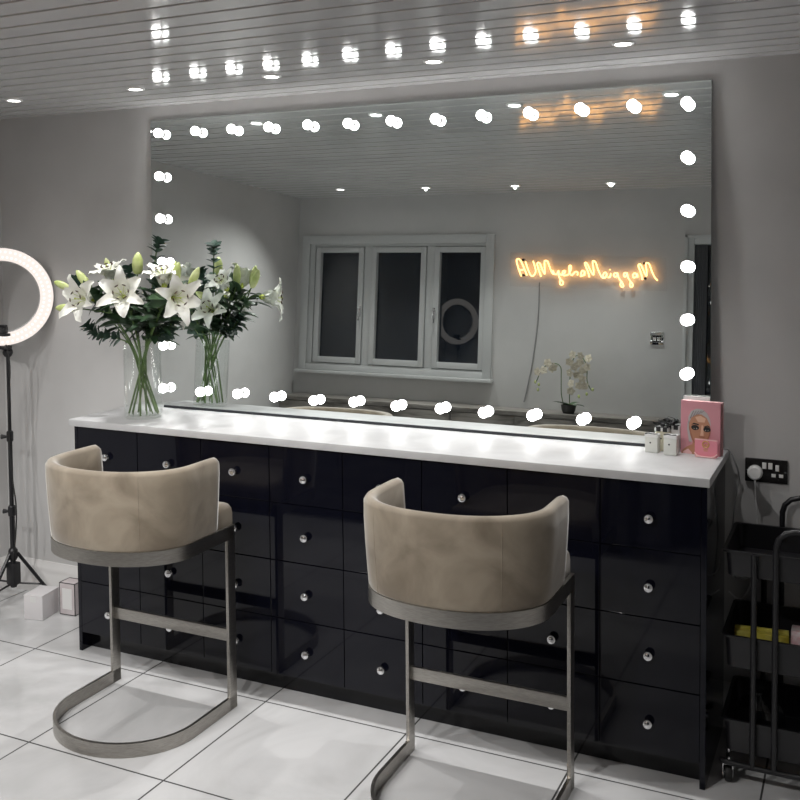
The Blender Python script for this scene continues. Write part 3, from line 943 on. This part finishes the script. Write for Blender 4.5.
ell(b, 456, 374, 33, 22, 4, 5); ell(b, 556, 382, 31, 22, 4, 5)
ell(b, 460, 382, 15, 6, 5, 6); ell(b, 554, 390, 14, 6, 5, 6)
ell(b, 458, 380, 9, 8, 6, 5); ell(b, 555, 388, 9, 8, 6, 5)
for k in range(5):
    poly(b, [(410 + k * 22, 300 - k * 13), (440 + k * 22, 232 - k * 2), (446 + k * 22, 233 - k * 2), (418 + k * 22, 300 - k * 13)], 2, 1)
poly(b, [(355, 588), (398, 560), (430, 590), (430, 604), (355, 604)], 4, 7)
po = b.build('printed_portrait', [MT['hair'], MT['hair_dark'], MT['skin'], MT['skin_dark'], MT['skin_light'], MT['ink'], MT['eyewhite'], MT['pink_pale']], pc, smooth=0, recalc=False)
# small pink card in front with a curled tray edge
bc = thing('business_card', 'small bright pink card with a gold emblem in front of the portrait card', 'card', (2.573, -0.172, H), cang)
MB().box(0, 0.078, 0.0, 0.0015, 0.004, 0.064).build('card_sheet', MT['pink2'], bc, smooth=0)
MB().box(0, 0.078, -0.0004, -0.0001, 0.060, 0.064).build('card_border', MT['pink_pale'], bc, smooth=0)
b = MB()
ring = []
for k in range(25):
    a = 2 * PI * k / 24
    ring.append((0.038 + 0.011 * math.cos(a), -0.0006, 0.046 + 0.011 * math.sin(a)))
b.tube(ring, 0.0022, 5)
b.tube([(0.031, -0.0007, 0.038), (0.038, -0.0007, 0.048), (0.045, -0.0007, 0.038)], 0.0022, 5)
for zz, ww in ((0.028, 0.018), (0.023, 0.013)):
    b.box(0.038 - ww / 2, 0.038 + ww / 2, -0.0007, -0.0003, zz, zz + 0.002)
b.build('gold_emblem', MT['gold'], bc, smooth=40)
b = MB()
b.tube(smooth_path([(0.0, -0.004, 0.016), (0.012, -0.006, 0.006), (0.039, -0.007, 0.004), (0.066, -0.006, 0.006), (0.078, -0.004, 0.016)]), 0.0024, 7)
b.box(0.004, 0.074, -0.006, 0.0, 0.0005, 0.004)
b.build('card_stand', MT['pink_pale'], bc, smooth=40)
# white card standing behind
tag(MB().box(0, 0.093, 0, 0.004, 0.0005, 0.198).build('blank_card', MT['card_white'], None, (2.520, -0.088, H), smooth=0), 'plain white card standing behind the pink portrait card', 'card').rotation_euler = (0, 0, cang)

def bottle(name, label, loc, wx, dy, hz, m, bow, rot=0.0):
    t = thing(name, label, 'box', loc, rot)
    MB().box(-wx / 2, wx / 2, -dy / 2, dy / 2, 0.0005, hz, 0.0025).build('box_body', m, t, smooth=40)
    MB().box(-wx / 2 - 0.0006, wx / 2 + 0.0006, -dy / 2 - 0.0006, dy / 2 + 0.0006, hz - 0.011, hz + 0.001, 0.001).build('box_lid', MT['card_white'], t, smooth=40)
    MB().ball((-0.003, -dy / 2 - 0.0005, hz * 0.55), 0.0032, 10, 6, (1, 0.3, 1)).build('printed_dot', MT['ink'], t)
    b = MB()
    pts = smooth_path([(-wx * 0.48, -dy * 0.5, hz + 0.001), (-wx * 0.2, -dy * 0.45, hz + 0.004), (wx * 0.1, -dy * 0.4, hz + 0.002), (wx * 0.48, -dy * 0.45, hz + 0.004)])
    b.tube(pts, 0.0022, 6)
    if bow:
        for s in (-1, 1):
            ring = []
            for k in range(13):
                a = 2 * PI * k / 12
                ring.append(Vector((s * (0.017 - 0.017 * math.cos(a)), -0.004, hz + 0.010 + bow * 0.5 * (1 - math.cos(a)) + 0.006 * math.sin(a))))
            rings = [[p + Vector((0, -0.009, 0)), p + Vector((0, 0.009, 0)), p + Vector((0.0008, 0.009, 0.0012)), p + Vector((0.0008, -0.009, 0.0012))] for p in ring]
            b.loft(rings)
        b.ball((0, -0.004, hz + 0.010), 0.009, 10, 6)
        for s in (-1, 1): b.box(s * 0.012 - 0.008, s * 0.012 + 0.008, -dy / 2 - 0.004, -dy / 2 - 0.002, hz - 0.012, hz + 0.004, 0.0005)
    b.build('ribbon', MT['ribbon'], t, smooth=50)
bottle('perfume_box', 'small cream box at the left of the perfume boxes on the worktop', (2.425, -0.158, H), 0.046, 0.03, 0.066, MT['pale_box'], 0, cang)
bottle('perfume_box', 'cream box with a loose black bow behind the two front perfume boxes', (2.455, -0.118, H), 0.046, 0.03, 0.083, MT['cream'], 0.006, cang)
bottle('perfume_box', 'small white box touching the left side of the pink portrait card', (2.4935, -0.176, H), 0.046, 0.03, 0.070, MT['pale_box'], 0, cang)
bottle('gift_box', 'taller white box with a big black ribbon bow behind the perfume boxes', (2.4885, -0.102, H), 0.050, 0.022, 0.090, MT['card_white'], 0.010, cang)

# ------------------------------------------------------------------ socket, plug, cables
so = thing('wall_socket', 'black double plug socket on the grey wall right of the worktop', 'socket', (2.794, 0, 0.952))
MB().box(-0.071, 0.071, -0.009, 0.0, -0.042, 0.042, 0.003).build('plate', MT['socket'], so, smooth=40)
for x in (-0.006, 0.014):
    MB().box(x - 0.007, x + 0.007, -0.0135, -0.008, 0.008, 0.030, 0.0015).build('rocker_switch', MT['white_plastic'], so, smooth=40)
b = MB()
b.box(0.031, 0.043, -0.0098, -0.008, 0.002, 0.024, 0.0005)
b.box(0.018, 0.032, -0.0098, -0.008, -0.020, -0.008, 0.0005)
b.box(0.043, 0.057, -0.0098, -0.008, -0.020, -0.008, 0.0005)
b.build('pin_insert', MT['white_plastic'], so, smooth=40)
for x in (-0.064, 0.064):
    MB().lathe([(0.003, 0), (0.003, 0.0015), (0.0005, 0.002)], (x, -0.009, 0), (0, -1, 0), 10).build('screw', MT['chrome'], so)
pg = thing('plug', 'round white plug in the left outlet of the black socket', 'plug', (2.758, -0.0095, 0.946))
MB().lathe([(0.025, 0.0005), (0.026, 0.004), (0.025, 0.022), (0.020, 0.029), (0.0005, 0.030)], axis=(0, -1, 0), n=24).build('plug_body', MT['white_plastic'], pg)
MB().tube(smooth_path([(0, -0.014, -0.022), (0.002, -0.014, -0.08), (0.010, -0.012, -0.2), (0.0, -0.015, -0.36), (-0.04, -0.015, -0.46), (-0.085, -0.012, -0.44)]), 0.0028, 7).build('flex', MT['cable_white'], pg)
tag(MB().tube(smooth_path([(2.640, -0.030, H + 0.0035), (2.672, -0.030, H + 0.002), (2.693, -0.03, 0.975), (2.703, -0.012, 0.92), (2.692, -0.012, 0.84), (2.683, -0.012, 0.70), (2.695, -0.012, 0.55)]), 0.003, 7).build('mirror_cable', MT['cable_grey']),
    'grey cable looping down off the worktop\'s right end along the wall', 'cable')
tag(MB().tube(smooth_path([(2.673, -0.012, 0.62), (2.685, -0.05, 0.575), (2.74, -0.09, 0.585), (2.79, -0.04, 0.66), (2.80, -0.012, 0.74)]), 0.0028, 7).build('loose_cable', MT['cable_white']),
    'thin white cable sagging behind the trolley beside the cabinet', 'cable')

# ------------------------------------------------------------------ utility trolley
TX, TY = 2.702, -0.385
tr = thing('utility_trolley', 'black three-tier metal trolley at the right end of the cabinet', 'trolley', (TX, TY, 0))
W_, Dp = 0.44, 0.33
def tray(z0, z1):
    t_ = 0.004
    b = MB()
    def rr(x0, x1, y0, y1, z, r=0.02, n=4):
        pts = []
        for cx, cy2, a0 in ((x1 - r, y1 - r, 0), (x0 + r, y1 - r, PI / 2), (x0 + r, y0 + r, PI), (x1 - r, y0 + r, 1.5 * PI)):
            for k in range(n + 1):
                a = a0 + PI / 2 * k / n
                pts.append((cx + r * math.cos(a), cy2 + r * math.sin(a), z))
        return pts
    rings = [rr(0.008, W_ - 0.008, 0.008, Dp - 0.008, z0), rr(0, W_, 0, Dp, z1), rr(-0.008, W_ + 0.008, -0.008, Dp + 0.008, z1), rr(-0.008, W_ + 0.008, -0.008, Dp + 0.008, z1 - 0.006), rr(-0.003, W_ + 0.003, -0.003, Dp + 0.003, z1 - 0.006)]
    b.loft([rr(0.012, W_ - 0.012, 0.012, Dp - 0.012, z0 + 0.003), rr(t_, W_ - t_, t_, Dp - t_, z1), rr(-0.008, W_ + 0.008, -0.008, Dp + 0.008, z1), rr(-0.008, W_ + 0.008, -0.008, Dp + 0.008, z1 - 0.006), rr(0.002, W_ - 0.002, 0.002, Dp - 0.002, z1 - 0.007), rr(0.008, W_ - 0.008, 0.008, Dp - 0.008, z0)])
    return b.build('tray', MT['black'], tr, smooth=40)
for z0, z1 in ((0.685, 0.770), (0.385, 0.492), (0.105, 0.215)): tray(z0, z1)
def frame(yy, x0, x1, top):
    r = 0.03
    pts = [(x0, yy, 0.075)]
    if top:
        pts += [(x0, yy, top - 0.055), (x0 + 0.008, yy, top - 0.028), (x0 + 0.028, yy, top - 0.008), (x0 + 0.055, yy, top), (x1 - 0.055, yy, top), (x1 - 0.028, yy, top - 0.008), (x1 - 0.008, yy, top - 0.028), (x1, yy, top - 0.055)]
    pts += [(x1, yy, 0.075)]
    b = MB(); b.tube(pts, 0.0095, 10)
    return b.build('handle_frame' if top else 'rail', MT['black'], tr, smooth=60)
frame(-0.012, 0.157, 0.157 + 0.20, 0.855)
frame(Dp + 0.012, 0.150, 0.150 + 0.20, 0.875)
for yy in (-0.012, Dp + 0.012):
    for x in (0.092, W_ - 0.06):
        MB().tube([(x, yy, 0.072), (x, yy, 0.765)], 0.0095, 10).build('upright', MT['black'], tr, smooth=60)
    MB().tube(smooth_path([(0.0, yy, 0.085), (0.02, yy, 0.075), (W_ * 0.5, yy, 0.072), (W_ - 0.02, yy, 0.075), (W_, yy, 0.085)]), 0.009, 8).build('bottom_rail', MT['black'], tr, smooth=60)
for x, yy in ((0.015, 0.015), (W_ - 0.015, 0.015), (0.015, Dp - 0.015), (W_ - 0.015, Dp - 0.015)):
    cs = MB().lathe([(0.024, -0.011), (0.027, -0.007), (0.027, 0.007), (0.024, 0.011)], (x, yy, 0.0275), (1, 0.25, 0), 18).build('castor', MT['black_rubber'], tr, smooth=40)
    b = MB()
    b.lathe([(0.012, -0.0125), (0.012, 0.0125)], (x, yy, 0.0275), (1, 0.25, 0), 14)
    b.build('hub_cap', MT['chrome'], cs)
    b = MB(); b.box(x - 0.017, x + 0.017, yy - 0.012, yy + 0.012, 0.056, 0.066, 0.003); b.tube([(x, yy, 0.06), (x, yy, 0.108)], 0.006, 8)
    b.box(x - 0.017, x - 0.0135, yy - 0.012, yy + 0.012, 0.02, 0.062, 0.001); b.box(x + 0.0135, x + 0.017, yy - 0.012, yy + 0.012, 0.02, 0.062, 0.001)
    b.build('castor_fork', MT['chrome'], cs)
# things in the trays
yp = thing('yellow_packet', 'yellow packet lying in the middle tray of the black trolley', 'packet', (TX + 0.105, TY + 0.115, 0.389), 0.1)
MB().box(-0.085, 0.085, -0.025, 0.025, 0.0, 0.088, 0.006).build('packet_body', MT['yellow'], yp, smooth=40)
MB().box(-0.084, 0.084, -0.004, 0.004, 0.086, 0.098, 0.001).build('packet_seal', MT['yellow'], yp, smooth=40)
tag(MB().box(-0.035, 0.035, -0.03, 0.03, 0.0, 0.135, 0.006).build('pink_packet', MT['pinkpack'], None, (TX + 0.235, TY + 0.06, 0.389), smooth=40), 'pink and white patterned packet standing in the trolley\'s middle tray', 'packet')
b = MB()
rings = []
rnd = random.Random(3)
for i, (r_, z) in enumerate(((0.06, 0.0), (0.075, 0.03), (0.078, 0.08), (0.062, 0.115), (0.045, 0.135), (0.028, 0.15), (0.035, 0.168))):
    rings.append([(r_ * (1 + rnd.uniform(-0.16, 0.16)) * math.cos(2 * PI * k / 18), 0.8 * r_ * (1 + rnd.uniform(-0.16, 0.16)) * math.sin(2 * PI * k / 18), z) for k in range(18)])
b.loft(rings, True, False)
tag(b.build('plastic_bag', MT['bag'], None, (TX + 0.10, TY + 0.11, 0.1105), smooth=40), 'crumpled clear plastic bag in the bottom tray of the black trolley', 'bag')

# ------------------------------------------------------------------ back of the room, seen in the mirror
NEON = [[(0.933,1.816),(0.916,1.857),(0.896,1.913),(0.897,1.932),(0.911,1.936),(0.928,1.92),(0.951,1.873),(0.974,1.822)],[(0.921,1.856),(0.957,1.864)],
[(0.961,1.917),(0.98,1.866),(1.0,1.825),(1.019,1.819),(1.034,1.838),(1.036,1.866),(1.016,1.921)],
[(1.076,1.815),(1.062,1.85),(1.046,1.897),(1.052,1.911),(1.066,1.904),(1.085,1.862),(1.103,1.833),(1.102,1.866),(1.098,1.913),(1.105,1.925),(1.121,1.917),(1.134,1.886),(1.151,1.847),(1.168,1.829)],
[(1.159,1.859),(1.172,1.834),(1.188,1.832),(1.201,1.855),(1.204,1.82),(1.217,1.796),(1.235,1.778),(1.23,1.76),(1.216,1.762),(1.211,1.778),(1.217,1.796)],
[(1.208,1.834),(1.224,1.827),(1.243,1.84),(1.247,1.852),(1.235,1.855),(1.228,1.84),(1.236,1.824),(1.252,1.824),(1.271,1.832),(1.286,1.863),(1.287,1.886),(1.277,1.892),(1.273,1.875),(1.28,1.84),(1.295,1.823)],
[(1.295,1.823),(1.31,1.84),(1.316,1.848),(1.334,1.846),(1.333,1.825)],
[(1.352,1.82),(1.37,1.823),(1.382,1.837),(1.379,1.852),(1.366,1.855),(1.357,1.838),(1.364,1.823)],[(1.385,1.852),(1.383,1.823)],
[(1.417,1.814),(1.405,1.853),(1.384,1.902),(1.391,1.912),(1.403,1.898),(1.424,1.856),(1.444,1.83),(1.445,1.86),(1.436,1.914),(1.445,1.923),(1.459,1.91),(1.474,1.868),(1.494,1.826),(1.51,1.809),(1.525,1.812),(1.536,1.827),(1.53,1.844),(1.516,1.842),(1.51,1.824),(1.517,1.811)],
[(1.544,1.812),(1.558,1.816),(1.562,1.84)],[(1.555,1.861),(1.557,1.867)],
[(1.604,1.839),(1.591,1.842),(1.582,1.827),(1.594,1.816),(1.607,1.827),(1.608,1.843),(1.617,1.809),(1.64,1.779),(1.65,1.758),(1.641,1.749),(1.629,1.762),(1.632,1.782)],
[(1.668,1.841),(1.655,1.843),(1.649,1.828),(1.659,1.817),(1.671,1.83),(1.672,1.843),(1.681,1.809),(1.7,1.783),(1.712,1.765),(1.704,1.751),(1.693,1.758),(1.694,1.779)],
[(1.736,1.834),(1.722,1.843),(1.71,1.828),(1.718,1.813),(1.734,1.82),(1.738,1.84),(1.744,1.814)],
[(1.774,1.799),(1.766,1.836),(1.746,1.888),(1.749,1.9),(1.76,1.9),(1.776,1.87),(1.799,1.824),(1.8,1.863),(1.793,1.903),(1.804,1.911),(1.818,1.9),(1.835,1.855),(1.855,1.815),(1.873,1.796)]]
ns = thing('neon_sign', 'lit warm neon name sign in script lettering on the back wall', 'sign', (1.37, YB, 1.86))
pn = Matrix.Translation(-Vector((1.37, YB, 1.86)))
b = MB()
for s_ in NEON:
    b.tube(smooth_path([(x, YB + 0.024, z) for x, z in s_], 4), 0.0038, 7)
o = b.build('lettering', MT['neon'], ns); o.matrix_parent_inverse = pn
b = MB()
v = [(0.845, 1.985), (1.925, 1.945), (1.935, 1.725), (0.85, 1.745)]
b.add([(x, YB + 0.013, z) for x, z in v] + [(x, YB + 0.017, z) for x, z in v], [(0, 1, 2, 3), (7, 6, 5, 4), (0, 4, 5, 1), (1, 5, 6, 2), (2, 6, 7, 3), (3, 7, 4, 0)])
o = b.build('backing_board', MT['acrylic'], ns, smooth=0); o.matrix_parent_inverse = pn
for x, z in ((0.939, 1.93), (0.945, 1.823), (1.782, 1.907), (1.79, 1.808)):
    o = MB().lathe([(0.008, 0), (0.008, 0.02), (0.006, 0.023), (0.0005, 0.0235)], (x, YB + 0.0005, z), (0, 1, 0), 12).build('standoff_screw', MT['ink'], ns); o.matrix_parent_inverse = pn
o = MB().tube(smooth_path([(1.063, YB + 0.012, 1.775), (1.06, YB + 0.005, 1.74), (1.057, YB + 0.005, 1.514), (1.029, YB + 0.005, 1.235), (0.992, YB + 0.005, 1.026), (0.973, YB + 0.005, 0.941)]), 0.004, 6).build('power_cord', MT['cable_grey'], ns); o.matrix_parent_inverse = pn

sw = thing('light_switch', 'square chrome light switch on the back wall seen in the mirror', 'switch', (1.874, YB, 1.415))
MB().box(-0.044, 0.044, 0.0005, 0.008, -0.044, 0.044, 0.003).build('plate', MT['chrome'], sw, smooth=40)
MB().box(-0.03, 0.03, 0.008, 0.0095, -0.024, 0.02, 0.001).build('insert', MT['socket'], sw, smooth=40)
for x in (-0.014, 0.014):
    MB().box(x - 0.011, x + 0.011, 0.009, 0.0135, -0.02, 0.008, 0.0015).build('rocker_switch', MT['chrome'], sw, smooth=40)

ct_ = thing('sideboard', 'streaked grey brown wooden sideboard along the back wall, seen in the mirror', 'sideboard', (0.55, YB + 0.16, 0))
MB().box(-1.41, 1.40, -0.158, 0.152, 0.870, 0.90, 0.004).build('tabletop', MT['wood'], ct_, smooth=40)
MB().box(-1.39, 1.38, -0.155, 0.125, 0.06, 0.870).build('body', MT['wood'], ct_, smooth=0)
MB().box(-1.36, 1.35, -0.14, 0.09, 0.0005, 0.06).build('plinth', MT['carcass'], ct_, smooth=0)
for k in range(6):
    x0 = -1.385 + k * 0.4605
    dd = MB().box(x0 + 0.002, x0 + 0.4585, 0.125, 0.143, 0.065, 0.865, 0.002).build('door', MT['wood'], ct_, smooth=40)
    MB().lathe([(0.006, 0), (0.006, 0.01), (0.012, 0.016), (0.0005, 0.022)], (x0 + (0.42 if k % 2 == 0 else 0.04), 0.143, 0.60), (0, 1, 0), 12).build('knob', MT['chrome'], dd)

OY = -2.745
oc = thing('potted_orchid', 'ivory orchid in a dark pot on the back table, seen in the mirror', 'plant', (1.345, OY, 0.9005))
po_ = Matrix.Translation(-Vector((1.345, OY, 0.9005)))
def oa(o): o.matrix_parent_inverse = po_; return o
oa(MB().lathe([(0.035, 0.0), (0.045, 0.02), (0.05, 0.05), (0.052, 0.055), (0.046, 0.055), (0.044, 0.045), (0.0005, 0.045)], (1.345, OY, 0.9005), n=20).build('pot', MT['pot'], oc))
for (dx, dy, dz, ln) in ((-0.9, 0.2, 0.5, 0.11), (0.9, 0.2, 0.30, 0.12), (-0.5, 0.7, 0.5, 0.10), (0.6, 0.7, 0.35, 0.11), (0.5, -0.7, 0.5, 0.10), (-0.7, -0.5, 0.4, 0.09)):
    b = MB(); leaf(b, (1.345, OY, 0.945), (dx, dy, dz), (0, 0, 1), ln, 0.045, 0.6)
    oa(b.build('leaf', MT['leaf'], oc, smooth=70, recalc=False))
S1 = [(1.315, OY, 0.94), (1.294, OY, 1.02), (1.289, OY, 1.13), (1.284, OY, 1.20), (1.25, OY + 0.01, 1.225), (1.203, OY + 0.02, 1.215), (1.16, OY + 0.02, 1.18), (1.125, OY + 0.02, 1.10)]
S2 = [(1.352, OY, 0.94), (1.348, OY, 1.05), (1.352, OY, 1.18), (1.375, OY + 0.005, 1.27), (1.42, OY + 0.01, 1.28), (1.465, OY + 0.02, 1.22), (1.47, OY + 0.02, 1.12), (1.50, OY + 0.02, 1.06)]
for S_ in (S1, S2): oa(MB().tube(smooth_path(S_), 0.003, 6).build('stem', MT['stem'], oc))
FL = [(1.203, 1.228), (1.246, 1.201), (1.181, 1.178), (1.133, 1.165), (1.225, 1.19), (1.374, 1.288), (1.427, 1.284), (1.475, 1.268), (1.346, 1.24), (1.416, 1.238), (1.475, 1.212), (1.35, 1.168), (1.395, 1.157), (1.443, 1.137), (1.368, 1.099), (1.421, 1.09), (1.44, 1.19), (1.38, 1.21), (1.46, 1.09), (1.365, 1.05)]
rnd = random.Random(5)
for i, (x, z) in enumerate(FL):
    b = MB()
    c = Vector((x, OY + 0.02 + rnd.uniform(-0.015, 0.03), z))
    ax = Vector((rnd.uniform(-0.5, 0.5), 1, rnd.uniform(-0.3, 0.2))).normalized()
    ref = ax.orthogonal().normalized()
    off = rnd.uniform(0, 1)
    for k in range(5):
        upd = Matrix.Rotation(2 * PI * k / 5 + off, 3, ax) @ ref
        leaf(b, c, upd + ax * 0.25, ax, 0.030, 0.026, 0.5)
    b.ball(c + ax * 0.006, 0.005, 6, 4)
    oa(b.build('bloom', MT['orchid'], oc, smooth=70, recalc=False))
for x, z in ((1.117, 1.096), (1.142, 1.08), (1.137, 1.045), (1.508, 1.067), (1.469, 1.036), (1.417, 1.016)):
    oa(MB().ball((x, OY + 0.02, z), 0.009, 8, 6, (1, 1, 1.3)).build('bud', MT['bud'], oc))
